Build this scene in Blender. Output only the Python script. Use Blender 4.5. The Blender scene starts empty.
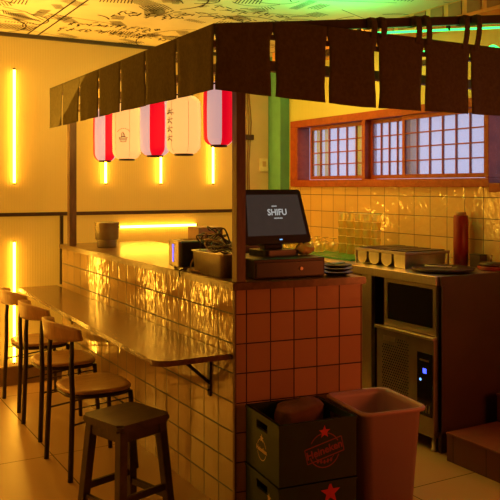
import bpy, bmesh, math, random
from mathutils import Vector, Matrix
random.seed(7)
S = bpy.context.scene
COL = S.collection
PI = math.pi

# ------------------------------------------------------------------ camera
cam_d = bpy.data.cameras.new('camera'); cam = bpy.data.objects.new('camera', cam_d); COL.objects.link(cam)
cam.location = (-1.80, -3.25, 1.60)
cam.rotation_euler = (PI/2, 0, -math.atan2(.498, .867))
cam_d.sensor_width = 36; cam_d.lens = 55.87; cam_d.shift_y = -0.128
S.camera = cam

# ------------------------------------------------------------------ world, lights, exposure
w = bpy.data.worlds.new('dusk_sky'); S.world = w; w.use_nodes = True
w.node_tree.nodes['Background'].inputs[0].default_value = (.58, .62, .86, 1)
w.node_tree.nodes['Background'].inputs[1].default_value = 1.0
S.view_settings.view_transform = 'Standard'; S.view_settings.look = 'None'
S.view_settings.gamma = 1; S.view_settings.use_curve_mapping = False
S.view_settings.exposure = 0.0

def area(name, loc, target, size, power, col):
    d = bpy.data.lights.new(name, 'AREA'); d.shape = 'RECTANGLE'; d.size, d.size_y = size
    d.energy = power; d.color = col
    o = bpy.data.objects.new(name, d); COL.objects.link(o); o.location = loc
    o.rotation_euler = (Vector(target)-Vector(loc)).to_track_quat('-Z', 'Y').to_euler()
    return o
AMBER = (1, .38, .03)
area('amber_side_fill', (-3.6, 1.0, 1.5), (0, 1.0, 1.0), (3.5, 2.2), 32, AMBER)  # added fill for the bar side, not a lamp of the room
area('kitchen_fill', (1.15, 1.7, 2.78), (1.3, 1.7, 0), (.35, 1.8), 27, (1, .42, .04))  # added amber fill above the worktop, no known lamp there
area('ceiling_fill', (-.7, 2.0, 2.15), (-.6, 2.3, 2.83), (1.4, 1.2), 19, (1, .53, .07))  # added fill aimed upwards to brighten the ceiling
area('red_corner_light', (1.75, -2.3, 1.15), (.8, 0, .5), (.7, .7), 15, (1, .17, .03))
area('green_strip_light', (1.05, .75, 2.50), (1.05, .95, 2.83), (.9, .3), 10, (.03, 1, .22))

# ------------------------------------------------------------------ materials
def nt(name):
    m = bpy.data.materials.new(name); m.use_nodes = True
    n = m.node_tree.nodes; b = n['Principled BSDF']
    return m, n, m.node_tree.links, b
def mat(name, col, rough=.5, metal=0, var=.12, scale=12, bump=.0, bscale=40, spec=.5, emit=None, es=0, stretch=None, trans=0, coat=0):
    m, n, l, b = nt(name)
    b.inputs['Roughness'].default_value = rough; b.inputs['Metallic'].default_value = metal
    b.inputs['Specular IOR Level'].default_value = spec
    b.inputs['Transmission Weight'].default_value = trans
    b.inputs['Coat Weight'].default_value = coat
    tc = n.new('ShaderNodeTexCoord'); mp = n.new('ShaderNodeMapping'); l.new(tc.outputs['Object'], mp.inputs[0])
    if stretch: mp.inputs['Scale'].default_value = stretch
    nz = n.new('ShaderNodeTexNoise'); nz.inputs['Scale'].default_value = scale; nz.inputs['Detail'].default_value = 4
    l.new(mp.outputs[0], nz.inputs[0])
    r = n.new('ShaderNodeValToRGB'); e = r.color_ramp.elements
    e[0].position = .3; e[1].position = .7
    e[0].color = tuple(c*(1-var) for c in col)+(1,); e[1].color = tuple(min(1, c*(1+var)) for c in col)+(1,)
    l.new(nz.outputs[0], r.inputs[0]); l.new(r.outputs[0], b.inputs['Base Color'])
    if bump:
        n2 = n.new('ShaderNodeTexNoise'); n2.inputs['Scale'].default_value = bscale; l.new(mp.outputs[0], n2.inputs[0])
        bp = n.new('ShaderNodeBump'); bp.inputs['Strength'].default_value = bump; bp.inputs['Distance'].default_value = .01
        l.new(n2.outputs[0], bp.inputs['Height']); l.new(bp.outputs[0], b.inputs['Normal'])
    if emit:
        b.inputs['Emission Color'].default_value = emit+(1,); b.inputs['Emission Strength'].default_value = es
    return m
def tile_mat(name, axes, origin, size, col, grout, rough=.2, relief=.4, rscale=22, mortar=.0035, ior=1.5, var=.1, rstretch=(1, 1, 1), groove=.5):
    """square glazed tiles laid in a straight grid, coordinates from the object's own space"""
    m, n, l, b = nt(name)
    b.inputs['IOR'].default_value = ior
    tc = n.new('ShaderNodeTexCoord'); sp = n.new('ShaderNodeSeparateXYZ'); l.new(tc.outputs['Object'], sp.inputs[0])
    cb = n.new('ShaderNodeCombineXYZ')
    for i in (0, 1):
        a = n.new('ShaderNodeMath'); a.operation = 'ADD'; a.inputs[1].default_value = -origin[i]+size[i]*200
        l.new(sp.outputs['XYZ'.index(axes[i])], a.inputs[0]); l.new(a.outputs[0], cb.inputs[i])
    bk = n.new('ShaderNodeTexBrick'); bk.offset = 0; bk.squash = 1
    bk.inputs['Scale'].default_value = 1; bk.inputs['Mortar Size'].default_value = mortar
    bk.inputs['Mortar Smooth'].default_value = .3; bk.inputs['Bias'].default_value = 0
    bk.inputs['Brick Width'].default_value = size[0]; bk.inputs['Row Height'].default_value = size[1]
    bk.inputs['Color1'].default_value = tuple(c*(1-var) for c in col)+(1,)
    bk.inputs['Color2'].default_value = tuple(min(1, c*(1+var)) for c in col)+(1,)
    bk.inputs['Mortar'].default_value = grout+(1,)
    l.new(cb.outputs[0], bk.inputs['Vector']); l.new(bk.outputs['Color'], b.inputs['Base Color'])
    mp = n.new('ShaderNodeMapping'); mp.inputs['Scale'].default_value = rstretch; l.new(tc.outputs['Object'], mp.inputs[0])
    nz = n.new('ShaderNodeTexNoise'); nz.inputs['Scale'].default_value = rscale; nz.inputs['Detail'].default_value = 1
    nz.inputs['Distortion'].default_value = .6
    l.new(mp.outputs[0], nz.inputs[0])
    b1 = n.new('ShaderNodeBump'); b1.inputs['Strength'].default_value = relief; b1.inputs['Distance'].default_value = .012
    l.new(nz.outputs[0], b1.inputs['Height'])
    iv = n.new('ShaderNodeMath'); iv.operation = 'SUBTRACT'; iv.inputs[0].default_value = 1; l.new(bk.outputs['Fac'], iv.inputs[1])
    b2 = n.new('ShaderNodeBump'); b2.inputs['Strength'].default_value = groove; b2.inputs['Distance'].default_value = .006
    l.new(iv.outputs[0], b2.inputs['Height']); l.new(b1.outputs[0], b2.inputs['Normal']); l.new(b2.outputs[0], b.inputs['Normal'])
    rr = n.new('ShaderNodeMapRange'); rr.inputs['To Min'].default_value = rough; rr.inputs['To Max'].default_value = .8
    l.new(bk.outputs['Fac'], rr.inputs[0]); l.new(rr.outputs[0], b.inputs['Roughness'])
    return m
def ribbed_mat(name, axis, col, emit, es, freq=160):
    """ribbed translucent wall panels, glowing as if lit from behind"""
    m, n, l, b = nt(name)
    tc = n.new('ShaderNodeTexCoord'); wv = n.new('ShaderNodeTexWave'); wv.bands_direction = axis
    wv.inputs['Scale'].default_value = freq/20; wv.inputs['Distortion'].default_value = .0
    l.new(tc.outputs['Object'], wv.inputs[0])
    bp = n.new('ShaderNodeBump'); bp.inputs['Strength'].default_value = .15; bp.inputs['Distance'].default_value = .006
    l.new(wv.outputs['Fac'], bp.inputs['Height']); l.new(bp.outputs[0], b.inputs['Normal'])
    b.inputs['Base Color'].default_value = col+(1,); b.inputs['Roughness'].default_value = .35
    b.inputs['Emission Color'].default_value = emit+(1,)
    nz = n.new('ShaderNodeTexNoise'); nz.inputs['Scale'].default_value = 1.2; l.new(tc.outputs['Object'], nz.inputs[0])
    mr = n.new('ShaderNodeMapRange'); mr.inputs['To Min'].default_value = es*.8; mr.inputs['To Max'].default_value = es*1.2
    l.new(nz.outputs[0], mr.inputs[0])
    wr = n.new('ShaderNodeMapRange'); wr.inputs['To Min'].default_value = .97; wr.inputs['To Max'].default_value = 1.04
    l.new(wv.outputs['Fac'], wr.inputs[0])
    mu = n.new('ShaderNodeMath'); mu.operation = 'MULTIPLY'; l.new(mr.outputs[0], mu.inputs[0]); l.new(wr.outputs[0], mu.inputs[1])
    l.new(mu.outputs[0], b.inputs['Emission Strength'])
    return m
def emis(name, col, s):
    m, n, l, b = nt(name); b.inputs['Base Color'].default_value = (.02, .02, .02, 1)
    b.inputs['Emission Color'].default_value = col+(1,); b.inputs['Emission Strength'].default_value = s
    return m
def wood_mat(name, c1, c2, rough, stretch, scale=6, coat=0, bump=.1):
    m, n, l, b = nt(name)
    tc = n.new('ShaderNodeTexCoord'); mp = n.new('ShaderNodeMapping'); mp.inputs['Scale'].default_value = stretch
    l.new(tc.outputs['Object'], mp.inputs[0])
    nz = n.new('ShaderNodeTexNoise'); nz.inputs['Scale'].default_value = scale; nz.inputs['Detail'].default_value = 8; nz.inputs['Roughness'].default_value = .6
    nz.inputs['Distortion'].default_value = .5
    l.new(mp.outputs[0], nz.inputs[0])
    r = n.new('ShaderNodeValToRGB'); e = r.color_ramp.elements; e[0].position = .35; e[1].position = .65
    e[0].color = c1+(1,); e[1].color = c2+(1,)
    l.new(nz.outputs[0], r.inputs[0]); l.new(r.outputs[0], b.inputs['Base Color'])
    bp = n.new('ShaderNodeBump'); bp.inputs['Strength'].default_value = bump; bp.inputs['Distance'].default_value = .004
    l.new(nz.outputs[0], bp.inputs['Height']); l.new(bp.outputs[0], b.inputs['Normal'])
    b.inputs['Roughness'].default_value = rough; b.inputs['Coat Weight'].default_value = coat; b.inputs['Coat Roughness'].default_value = .15
    return m
def glass_mat(name, col, alpha, rough=.05, trl=0):
    """clear or frosted sheet: see-through + diffusing + gloss"""
    m = bpy.data.materials.new(name); m.use_nodes = True; n = m.node_tree.nodes; l = m.node_tree.links; n.clear()
    o = n.new('ShaderNodeOutputMaterial'); t = n.new('ShaderNodeBsdfTransparent'); t.inputs[0].default_value = col+(1,)
    g = n.new('ShaderNodeBsdfGlossy'); g.inputs['Roughness'].default_value = rough; g.inputs[0].default_value = (.9, .9, .9, 1)
    tr = n.new('ShaderNodeBsdfTranslucent'); tr.inputs[0].default_value = col+(1,)
    nz = n.new('ShaderNodeTexNoise'); nz.inputs['Scale'].default_value = 60
    bp = n.new('ShaderNodeBump'); bp.inputs['Strength'].default_value = .05; l.new(nz.outputs[0], bp.inputs['Height']); l.new(bp.outputs[0], g.inputs['Normal'])
    m1 = n.new('ShaderNodeMixShader'); m1.inputs[0].default_value = trl; l.new(t.outputs[0], m1.inputs[1]); l.new(tr.outputs[0], m1.inputs[2])
    m2 = n.new('ShaderNodeMixShader'); m2.inputs[0].default_value = alpha; l.new(m1.outputs[0], m2.inputs[1]); l.new(g.outputs[0], m2.inputs[2])
    l.new(m2.outputs[0], o.inputs[0]); return m

M = {}
M['floor'] = tile_mat('floor_tiles', 'XY', (-.52, 1.335), (1.45, 1.45), (.42, .27, .15), (.06, .04, .03), rough=.34, relief=.08, rscale=5, mortar=.004, var=.06, groove=.2)
M['ceiling'] = mat('painted_ceiling', (.80, .74, .55), .6, var=.05, scale=3)
M['ink'] = mat('ink', (.03, .02, .015), .7)
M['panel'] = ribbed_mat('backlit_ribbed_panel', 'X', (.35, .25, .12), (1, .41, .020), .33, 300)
M['panel_side'] = ribbed_mat('ribbed_panel_side', 'Y', (.55, .58, .22), (1, .60, .03), .06, 120)  # weak glow put into the wall above the windows
M['plaster'] = mat('warm_plaster', (.62, .50, .34), .7, var=.06, scale=5)
M['dark_wall'] = mat('dark_wall', (.10, .06, .04), .8)
M['bronze'] = mat('dark_bronze_trim', (.07, .045, .03), .4, .4)
M['base'] = mat('brown_baseboard', (.22, .13, .07), .6)
M['teal'] = mat('teal_paint', (.10, .34, .26), .6, var=.06)
M['tile_left'] = tile_mat('glazed_tiles_long_side', 'YZ', (.042, .979), (.16, .143), (.38, .26, .14), (.02, .014, .01), .03, .14, 24, .0045, rstretch=(1, 1.3, .35), ior=2.3, groove=1.0)
M['tile_end'] = tile_mat('glazed_tiles_end', 'XZ', (.060, .979), (.1268, .143), (.50, .27, .19), (.04, .02, .015), .30, .12, 12, .0035)
M['tile_splash'] = tile_mat('backsplash_tiles', 'YZ', (.834, 1.523), (.171, .143), (.66, .44, .20), (.05, .035, .02), .07, .35, 18, .003, ior=1.9)
M['tile_step'] = tile_mat('step_tiles', 'YZ', (.05, .0), (.25, .17), (.16, .05, .04), (.04, .02, .015), .4, .1, 10, .003)
M['tile_tread'] = mat('step_tread', (.20, .06, .045), .45, var=.15)
M['top_wood'] = wood_mat('counter_wood', (.09, .05, .025), (.20, .11, .05), .28, (3, .6, 3), coat=.3)
M['table_wood'] = wood_mat('table_wood', (.09, .040, .016), (.18, .085, .034), .24, (4, .5, 4), coat=.5)
M['chair_wood'] = wood_mat('bent_chair_wood', (.33, .17, .075), (.46, .25, .11), .4, (2, 8, 2), coat=.2)
M['stool_wood'] = wood_mat('dark_stool_wood', (.035, .02, .012), (.07, .04, .022), .45, (2, 6, 2))
M['frame_wood'] = wood_mat('red_window_wood', (.24, .035, .008), (.34, .06, .014), .45, (3, 3, 3))
M['post'] = wood_mat('dark_post_wood', (.10, .05, .028), (.17, .09, .05), .5, (6, 6, 1))
M['legs'] = mat('dark_metal_legs', (.045, .03, .022), .35, .6)
M['cloth'] = mat('dark_noren_cloth', (.11, .088, .034), .9, var=.15, scale=60, bump=.25, bscale=300, spec=.1)
M['steel'] = mat('brushed_steel', (.72, .68, .60), .33, 1, var=.08, scale=20, stretch=(1, 8, 1))
M['steel_dull'] = mat('dull_steel', (.38, .34, .28), .42, .9, var=.1, scale=15)
M['black'] = mat('black_plastic', (.018, .015, .013), .35)
M['black_metal'] = mat('black_enamel', (.03, .018, .015), .4, .3)
M['brown_panel'] = mat('dark_brown_panel', (.055, .026, .02), .45, var=.15, scale=4)
M['dark_glass'] = mat('dark_door_glass', (.012, .010, .009), .08)
M['screen'] = mat('dark_screen', (.05, .045, .045), .25, emit=(.8, .75, .62), es=.03)
M['white_text'] = emis('screen_lettering', (.85, .85, .8), .45)
M['blue'] = emis('blue_led', (.05, .08, 1), 3)
M['blue_dim'] = emis('pale_blue_led', (.2, .5, 1), 1.5)
M['tube'] = emis('amber_led_tube', (1, .47, .034), 36)
M['green_led'] = emis('green_led_strip', (.03, 1, .13), 4)
M['lan_red'] = mat('red_lantern_paper', (.85, .01, .03), .6, var=.03, emit=(1, .0, .02), es=.62)
M['lan_white'] = mat('white_lantern_paper', (.85, .78, .72), .6, var=.03, emit=(1, .6, .6), es=.5)
M['lan_cream'] = mat('cream_lantern_paper', (.85, .62, .32), .6, var=.03, emit=(1, .52, .14), es=.95)
M['lan_line'] = mat('brown_lantern_print', (.22, .09, .03), .7)
M['red_plastic'] = mat('red_bottle_plastic', (.22, .010, .012), .35)
M['cork'] = mat('cork_cap', (.42, .26, .14), .7)
M['crate'] = mat('dark_green_crate', (.010, .026, .008), .45, var=.15)
M['crate_in'] = mat('crate_hollow', (.006, .008, .005), .8)
M['crate_red'] = mat('red_print', (.55, .03, .025), .5)
M['crate_print'] = mat('reddish_print', (.26, .05, .035), .5)
M['crate_white'] = mat('pale_print', (.60, .45, .25), .5)
M['bag'] = mat('brown_paper_bag', (.16, .07, .045), .8, var=.2, bump=.5, bscale=14)
M['bin'] = mat('grey_bin_plastic', (.40, .24, .30), .42, var=.04, scale=4)
M['switch'] = mat('cream_switch_plastic', (.72, .66, .50), .5)
M['cable'] = mat('dark_cable', (.05, .03, .02), .45)
M['cable_light'] = mat('tan_cable', (.28, .17, .08), .5)
M['carton'] = mat('beige_carton', (.52, .36, .22), .7)
M['pink'] = mat('pink_print', (.55, .12, .12), .6)
M['green_reflection'] = mat('green_reflected_light', (.02, .22, .07), .35)  # green of reflected LED light put into the colour
M['yellow_paper'] = mat('yellow_paper', (.75, .62, .18), .7, bump=.4, bscale=20)
M['glass'] = glass_mat('clear_tumbler_glass', (.98, .9, .55), .22, .12, .35)
M['glass_rim'] = mat('glass_rim', (.85, .8, .6), .1, 0, spec=.9)
M['pane'] = glass_mat('frosted_pane', (.95, .95, 1), .03, .3, .22)
M['pane_clear'] = glass_mat('clear_pane', (.97, .97, 1), .03, .05, 0)
M['curtain_yellow'] = glass_mat('yellow_curtain', (1, .80, .12), .0, .5, 1)
M['curtain_beige'] = glass_mat('beige_curtain', (.62, .50, .38), .0, .5, 1)
M['leaf'] = mat('dark_foliage', (.012, .016, .05), .8)
M['orange'] = mat('orange_awning', (.75, .22, .05), .7)
M['cornice'] = mat('cornice_paint', (.72, .34, .12), .6)
M['cornice_panel'] = mat('cornice_panel', (.30, .16, .08), .6)

# ------------------------------------------------------------------ mesh helpers
class MB:
    def __init__(s): s.b = bmesh.new(); s.mi = 0
    def _new(s, faces):
        for f in faces: f.material_index = s.mi
    def box(s, c, d, rz=0, bev=0, rot=None, seg=2):
        r = bmesh.ops.create_cube(s.b, size=1); vs = r['verts']
        bmesh.ops.scale(s.b, vec=d, verts=vs)
        if bev:
            es = list({e for v in vs for e in v.link_edges})
            q = bmesh.ops.bevel(s.b, geom=es, offset=bev, segments=seg, affect='EDGES', profile=.5)
            vs = list({v for f in q['faces'] for v in f.verts} | {v for v in vs if v.is_valid})
        m = rot if rot else Matrix.Rotation(rz, 3, 'Z')
        bmesh.ops.rotate(s.b, cent=(0, 0, 0), matrix=m, verts=vs); bmesh.ops.translate(s.b, vec=c, verts=vs)
        s._new({f for v in vs for f in v.link_faces}); return s
    def b2(s, a, b, bev=0):
        return s.box([(a[i]+b[i])/2 for i in range(3)], [abs(b[i]-a[i]) for i in range(3)], bev=bev)
    def quad(s, pts):
        vs = [s.b.verts.new(p) for p in pts]; f = s.b.faces.new(vs); f.material_index = s.mi; return f
    def lathe(s, prof, c=(0, 0, 0), n=24, matf=None, axis=None, cap=True):
        rings = []
        for r, z in prof:
            ring = []
            for k in range(n):
                a = 2*PI*k/n; p = Vector((r*math.cos(a), r*math.sin(a), z))
                if axis: p = axis @ p
                ring.append(s.b.verts.new(p+Vector(c)))
            rings.append(ring)
        for i in range(len(rings)-1):
            for k in range(n):
                f = s.b.faces.new((rings[i][k], rings[i][(k+1) % n], rings[i+1][(k+1) % n], rings[i+1][k]))
                f.material_index = matf(k, i) if matf else s.mi; f.smooth = True
        if cap:
            for rg, rev in ((rings[0], True), (rings[-1], False)):
                f = s.b.faces.new(list(reversed(rg)) if rev else rg); f.material_index = s.mi
        return s
    def tube(s, pts, r, n=8, closed=False):
        pts = [Vector(p) for p in pts]; N = len(pts); rings = []
        rr = r if isinstance(r, (list, tuple)) else [r]*N
        prev = None
        for i in range(N):
            if closed: t = pts[(i+1) % N]-pts[i-1]
            else: t = pts[min(i+1, N-1)]-pts[max(i-1, 0)]
            t.normalize()
            if prev is None:
                u = t.orthogonal().normalized()
            else:
                u = (prev-t*prev.dot(t))
                u = u.normalized() if u.length > 1e-5 else t.orthogonal().normalized()
            prev = u; v = t.cross(u)
            rings.append([s.b.verts.new(pts[i]+(u*math.cos(2*PI*k/n)+v*math.sin(2*PI*k/n))*rr[i]) for k in range(n)])
        m = N if closed else N-1
        for i in range(m):
            A, B = rings[i], rings[(i+1) % N]
            for k in range(n):
                f = s.b.faces.new((A[k], A[(k+1) % n], B[(k+1) % n], B[k])); f.material_index = s.mi; f.smooth = True
        if not closed:
            for rg in (rings[0], rings[-1]):
                f = s.b.faces.new(rg); f.material_index = s.mi
        return s
    def prism(s, poly, h, mtx=None, z0=0):
        """outline in XY pushed up by h, then transformed"""
        a = [s.b.verts.new((p[0], p[1], z0)) for p in poly]; b = [s.b.verts.new((p[0], p[1], z0+h)) for p in poly]
        n = len(poly); fs = [s.b.faces.new(list(reversed(a))), s.b.faces.new(b)]
        for i in range(n): fs.append(s.b.faces.new((a[i], a[(i+1) % n], b[(i+1) % n], b[i])))
        if mtx is not None: bmesh.ops.transform(s.b, matrix=mtx, verts=a+b)
        s._new(fs); return s
    def sheet(s, fn, nu, nv, th=0):
        """grid surface fn(u,v)->point, optional thickness along normal"""
        g = [[s.b.verts.new(fn(i/nu, j/nv)) for j in range(nv+1)] for i in range(nu+1)]
        fs = []
        for i in range(nu):
            for j in range(nv):
                f = s.b.faces.new((g[i][j], g[i+1][j], g[i+1][j+1], g[i][j+1])); f.smooth = True; f.material_index = s.mi; fs.append(f)
        if th:
            s.b.normal_update()
            bmesh.ops.solidify(s.b, geom=fs, thickness=th)
        return s
    def build(s, name, m, parent=None, smooth=None, **props):
        bmesh.ops.recalc_face_normals(s.b, faces=s.b.faces)
        me = bpy.data.meshes.new(name); s.b.to_mesh(me); s.b.free()
        for x in (m if isinstance(m, (list, tuple)) else [m]): me.materials.append(M[x] if isinstance(x, str) else x)
        o = bpy.data.objects.new(name, me); COL.objects.link(o)
        if parent: o.parent = parent
        if smooth:
            for p in me.polygons: p.use_smooth = True
        for k, v in props.items(): o[k] = v
        return o
def tag(o, label, cat, group=None, kind=None):
    o['label'] = label; o['category'] = cat
    if group: o['group'] = group
    if kind: o['kind'] = kind
    return o
def thing(name, label, cat, loc=(0, 0, 0), rz=0, group=None):
    o = bpy.data.objects.new(name, None); COL.objects.link(o); o.location = loc; o.rotation_euler = (0, 0, rz)
    o.empty_display_size = .05
    return tag(o, label, cat, group)
def structure(o): o['kind'] = 'structure'; return o
def copy_tree(o, parent=None):
    c = o.copy(); COL.objects.link(c); c.parent = parent
    for ch in [x for x in bpy.data.objects if x.parent == o]: copy_tree(ch, c)
    return c
def text_mesh(txt, size, mtx, bold=0, ext=.0006):
    cu = bpy.data.curves.new('t', 'FONT'); cu.body = txt; cu.size = size; cu.align_x = 'CENTER'; cu.align_y = 'CENTER'
    cu.extrude = ext; cu.offset = bold; cu.resolution_u = 3
    o = bpy.data.objects.new('t', cu); COL.objects.link(o)
    dg = bpy.context.evaluated_depsgraph_get(); me = bpy.data.meshes.new_from_object(o.evaluated_get(dg))
    bpy.data.objects.remove(o); bpy.data.curves.remove(cu)
    me.transform(mtx); return me
def text_part(name, txt, size, mtx, m, parent, bold=0):
    me = text_mesh(txt, size, mtx, bold); me.name = name; me.materials.clear(); me.materials.append(M[m])
    o = bpy.data.objects.new(name, me); COL.objects.link(o); o.parent = parent; return o
def frame_mtx(o, ux, uy):
    ux = Vector(ux).normalized(); uy = Vector(uy).normalized(); uz = ux.cross(uy)
    m = Matrix((ux, uy, uz)).transposed().to_4x4(); m.translation = Vector(o); return m
def rrect(x0, y0, x1, y1, r, n=6):
    p = []
    for cx, cy, a0 in ((x1-r, y1-r, 0), (x0+r, y1-r, 90), (x0+r, y0+r, 180), (x1-r, y0+r, 270)):
        for k in range(n+1):
            a = math.radians(a0+90*k/n); p.append((cx+r*math.cos(a), cy+r*math.sin(a)))
    return p
def star(r, k=.42, n=5):
    return [((r if i % 2 == 0 else r*k)*math.cos(PI/2+PI*i/n), (r if i % 2 == 0 else r*k)*math.sin(PI/2+PI*i/n)) for i in range(2*n)]

# ------------------------------------------------------------------ the room
structure(MB().b2((-4, -6, -.1), (4.5, 3.3, 0)).build('floor', 'floor'))
ceil = structure(MB().b2((-4, -6, 2.83), (2.4, 3.3, 2.9)).build('ceiling', 'ceiling'))
wb = structure(MB().b2((-4, 3.12, 0), (1.78, 3.25, 2.83)).build('wall_back', 'panel'))
structure(MB().b2((1.78, 3.12, 0), (2.4, 3.25, 2.83)).build('wall_back_plaster', 'plaster'))
structure(MB().b2((-4.12, -6, 0), (-4, 3.3, 2.83)).build('wall_left', 'dark_wall'))
structure(MB().b2((-4, -6.12, 0), (2.4, -6, 2.83)).build('wall_front', 'dark_wall'))
m = MB(); m.b2((2.16, -6, 0), (2.30, 3.12, 1.05)); m.b2((2.16, -6, 1.05), (2.30, -.75, 2.83)); m.b2((2.16, -.75, 1.05), (2.30, 0.2, 1.56)); 
structure(m.build('wall_right_lower', 'plaster'))
structure(MB().b2((2.16, .2, 1.05), (2.30, 3.12, 1.592)).build('wall_right_backsplash', 'tile_splash'))
m = MB(); m.b2((2.16, -.75, 2.20), (2.30, 3.12, 2.83)); m.b2((2.16, 2.84, 1.592), (2.30, 3.12, 2.20))
structure(m.build('wall_right_upper', 'panel_side'))
structure(MB().b2((2.06, 2.90, 0), (2.158, 3.118, 2.83)).build('trim_1', 'teal'))
structure(MB().b2((-4, 3.095, 0), (1.78, 3.119, .15)).build('baseboard_back', 'base'))
structure(MB().b2((-4, 3.09, 1.355), (1.78, 3.119, 1.385)).build('trim_2', 'bronze'))
structure(MB().b2((-4, 3.09, 2.80), (1.78, 3.119, 2.829)).build('trim_3', 'bronze'))
# cornice above the windows: moulding with little panels
m = MB(); m.b2((1.93, -2.5, 2.70), (2.158, 2.88, 2.722)); m.b2((1.96, -2.5, 2.722), (2.158, 2.88, 2.829))
co = structure(m.build('trim_4', 'cornice'))
m = MB()
for k in range(30): m.b2((1.952, -2.4+k*.17, 2.73), (1.9595, -2.4+k*.17+.12, 2.82), .002)
m.build('cornice_panel', 'cornice_panel', co)

# ink drawing on the ceiling
m = MB(); zc = 2.8285
def stroke(p, q, wd=.004):
    p = Vector((p[0], p[1])); q = Vector((q[0], q[1])); d = q-p
    if d.length < 1e-5: return
    nrm = Vector((-d.y, d.x)).normalized()*wd/2
    m.quad([(p.x+nrm.x, p.y+nrm.y, zc), (q.x+nrm.x, q.y+nrm.y, zc), (q.x-nrm.x, q.y-nrm.y, zc), (p.x-nrm.x, p.y-nrm.y, zc)])
def poly(pts, wd):
    for a, b in zip(pts, pts[1:]): stroke(a, b, wd)
poly([(-.235, 3.08), (-.25, 1.2)], .014); poly([(-.15, 3.08), (-.185, 1.2)], .014)
for k in range(17): stroke((-.60+k*.022, 2.78), (-.615+k*.022, 2.93), .011)
poly([(-.62, 2.76), (-.24, 2.76)], .01); poly([(-.62, 2.95), (-.24, 2.95)], .012)
for k in range(16): stroke((-.60+k*.02, 2.30+.014*k), (-.565+k*.02, 2.42+.010*k), .008)
poly([(-.62, 2.45), (-.5, 2.52), (-.38, 2.60), (-.26, 2.68)], .01); poly([(-.62, 2.2), (-.45, 2.28), (-.26, 2.5)], .009)
for row in range(2):                      # rows of brushed strokes
    for k in range(11):
        x = -.06+k*.066; y = 2.72-row*.24-k*.006
        for j in range(5):
            x1 = x+random.uniform(-.022, .022); y1 = y+random.uniform(-.07, .07); a = random.choice([0, PI/2, .6, -.6])
            stroke((x1, y1), (x1+.035*math.cos(a), y1+.08*math.sin(a)), .011)
for k in range(8):
    x = .14+k*.062; y = 2.0-k*.014
    for j in range(5):
        x1 = x+random.uniform(-.022, .022); y1 = y+random.uniform(-.07, .07); a = random.choice([0, PI/2, .6, -.6])
        stroke((x1, y1), (x1+.04*math.cos(a), y1+.08*math.sin(a)), .012)
for row, (y, x0, nk) in enumerate(((1.75, .45, 8), (1.5, .55, 9), (2.75, .35, 7), (.9, -.2, 6))):
    for k in range(nk):
        x = x0+k*.085
        for j in range(4):
            x1 = x+random.uniform(-.03, .03); y1 = y+random.uniform(-.06, .06); a = random.choice([0, PI/2, .5, -.7])
            stroke((x1, y1), (x1+.055*math.cos(a), y1+.06*math.sin(a)), .011)
for q in range(70):                       # sweeping drawn curves and hatching
    cx, cy = random.uniform(-1.2, 2.0), random.uniform(-.2, 3.0); r = random.uniform(.08, .4); a0 = random.uniform(0, 6.3); sp = random.uniform(.8, 3.2)
    ex = random.uniform(.5, 1.4)
    poly([(cx+r*math.cos(a0+sp*k/9), cy+ex*r*math.sin(a0+sp*k/9)) for k in range(10)], random.uniform(.008, .014))
for q in range(90):
    cx, cy = random.uniform(-1.2, 2.0), random.uniform(-.2, 3.0); a = random.uniform(0, 3.14); L = random.uniform(.05, .16); n_ = random.randint(4, 12)
    for k in range(n_):
        ox, oy = -math.sin(a)*k*.022, math.cos(a)*k*.022
        stroke((cx+ox, cy+oy), (cx+ox+L*math.cos(a+.1*k/n_), cy+oy+L*math.sin(a+.1*k/n_)), .008)
for q in range(16):
    cx, cy = random.uniform(-.5, 2.0), random.uniform(-.2, 2.9); a = random.uniform(-.5, .5)
    stroke((cx, cy), (cx+.7*math.cos(a), cy+.7*math.sin(a)), .007)
m.build('ink_drawing', 'ink', ceil)

# ------------------------------------------------------------------ windows in the right wall
def win_frame():
    m = MB()
    m.b2((2.13, .42, 1.592), (2.27, 2.84, 1.655), .004)       # sill rail
    m.b2((2.13, .42, 2.135), (2.27, 2.84, 2.20), .004)
    m.b2((2.13, 2.72, 1.655), (2.27, 2.84, 2.135), .003)
    m.b2((2.13, .42, 1.655), (2.27, .452, 2.135), .003)
    m.b2((2.135, 1.735, 1.655), (2.26, 1.775, 2.135), .002)
    return m
f = structure(win_frame().build('window_1', 'frame_wood'))
def sash(y0, y1, cols, x, nm):
    """sliding lattice sash between y0<y1"""
    z0, z1 = 1.658, 2.132; m = MB(); st = .028
    m.b2((x, y0, z0), (x+.03, y0+st, z1)); m.b2((x, y1-st, z0), (x+.03, y1, z1))
    m.b2((x, y0+st, z0), (x+.03, y1-st, z0+.03)); m.b2((x, y0+st, z1-.03), (x+.03, y1-st, z1))
    for k in range(1, cols):
        y = y0+st+(y1-y0-2*st)*k/cols; m.b2((x+.004, y-.0045, z0+.03), (x+.024, y+.0045, z1-.03))
    for k in range(1, 4):
        z = z0+.03+(z1-z0-.06)*k/4; m.b2((x+.006, y0+st, z-.0045), (x+.022, y1-st, z+.0045))
    s_ = m.build(nm, 'frame_wood', f)
    MB().b2((x+.013, y0+st, z0+.03), (x+.016, y1-st, z1-.03)).build('pane', 'pane', s_)
sash(1.775, 2.60, 6, 2.19, 'window_sash')
sash(1.285, 1.73, 4, 2.19, 'window_sash')
sash(.452, 1.30, 6, 2.15, 'window_sash')
MB().b2((2.225, 2.60, 1.658), (2.228, 2.72, 2.132)).build('pane', 'pane_clear', f)
m = MB(); m.b2((2.13, -.75, 1.56), (2.27, .42, 1.62), .003); m.b2((2.13, -.75, 2.135), (2.27, .42, 2.20), .003)
m.b2((2.13, -.75, 1.62), (2.27, -.69, 2.135), .003)
f2 = structure(m.build('window_2', 'frame_wood'))
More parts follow.
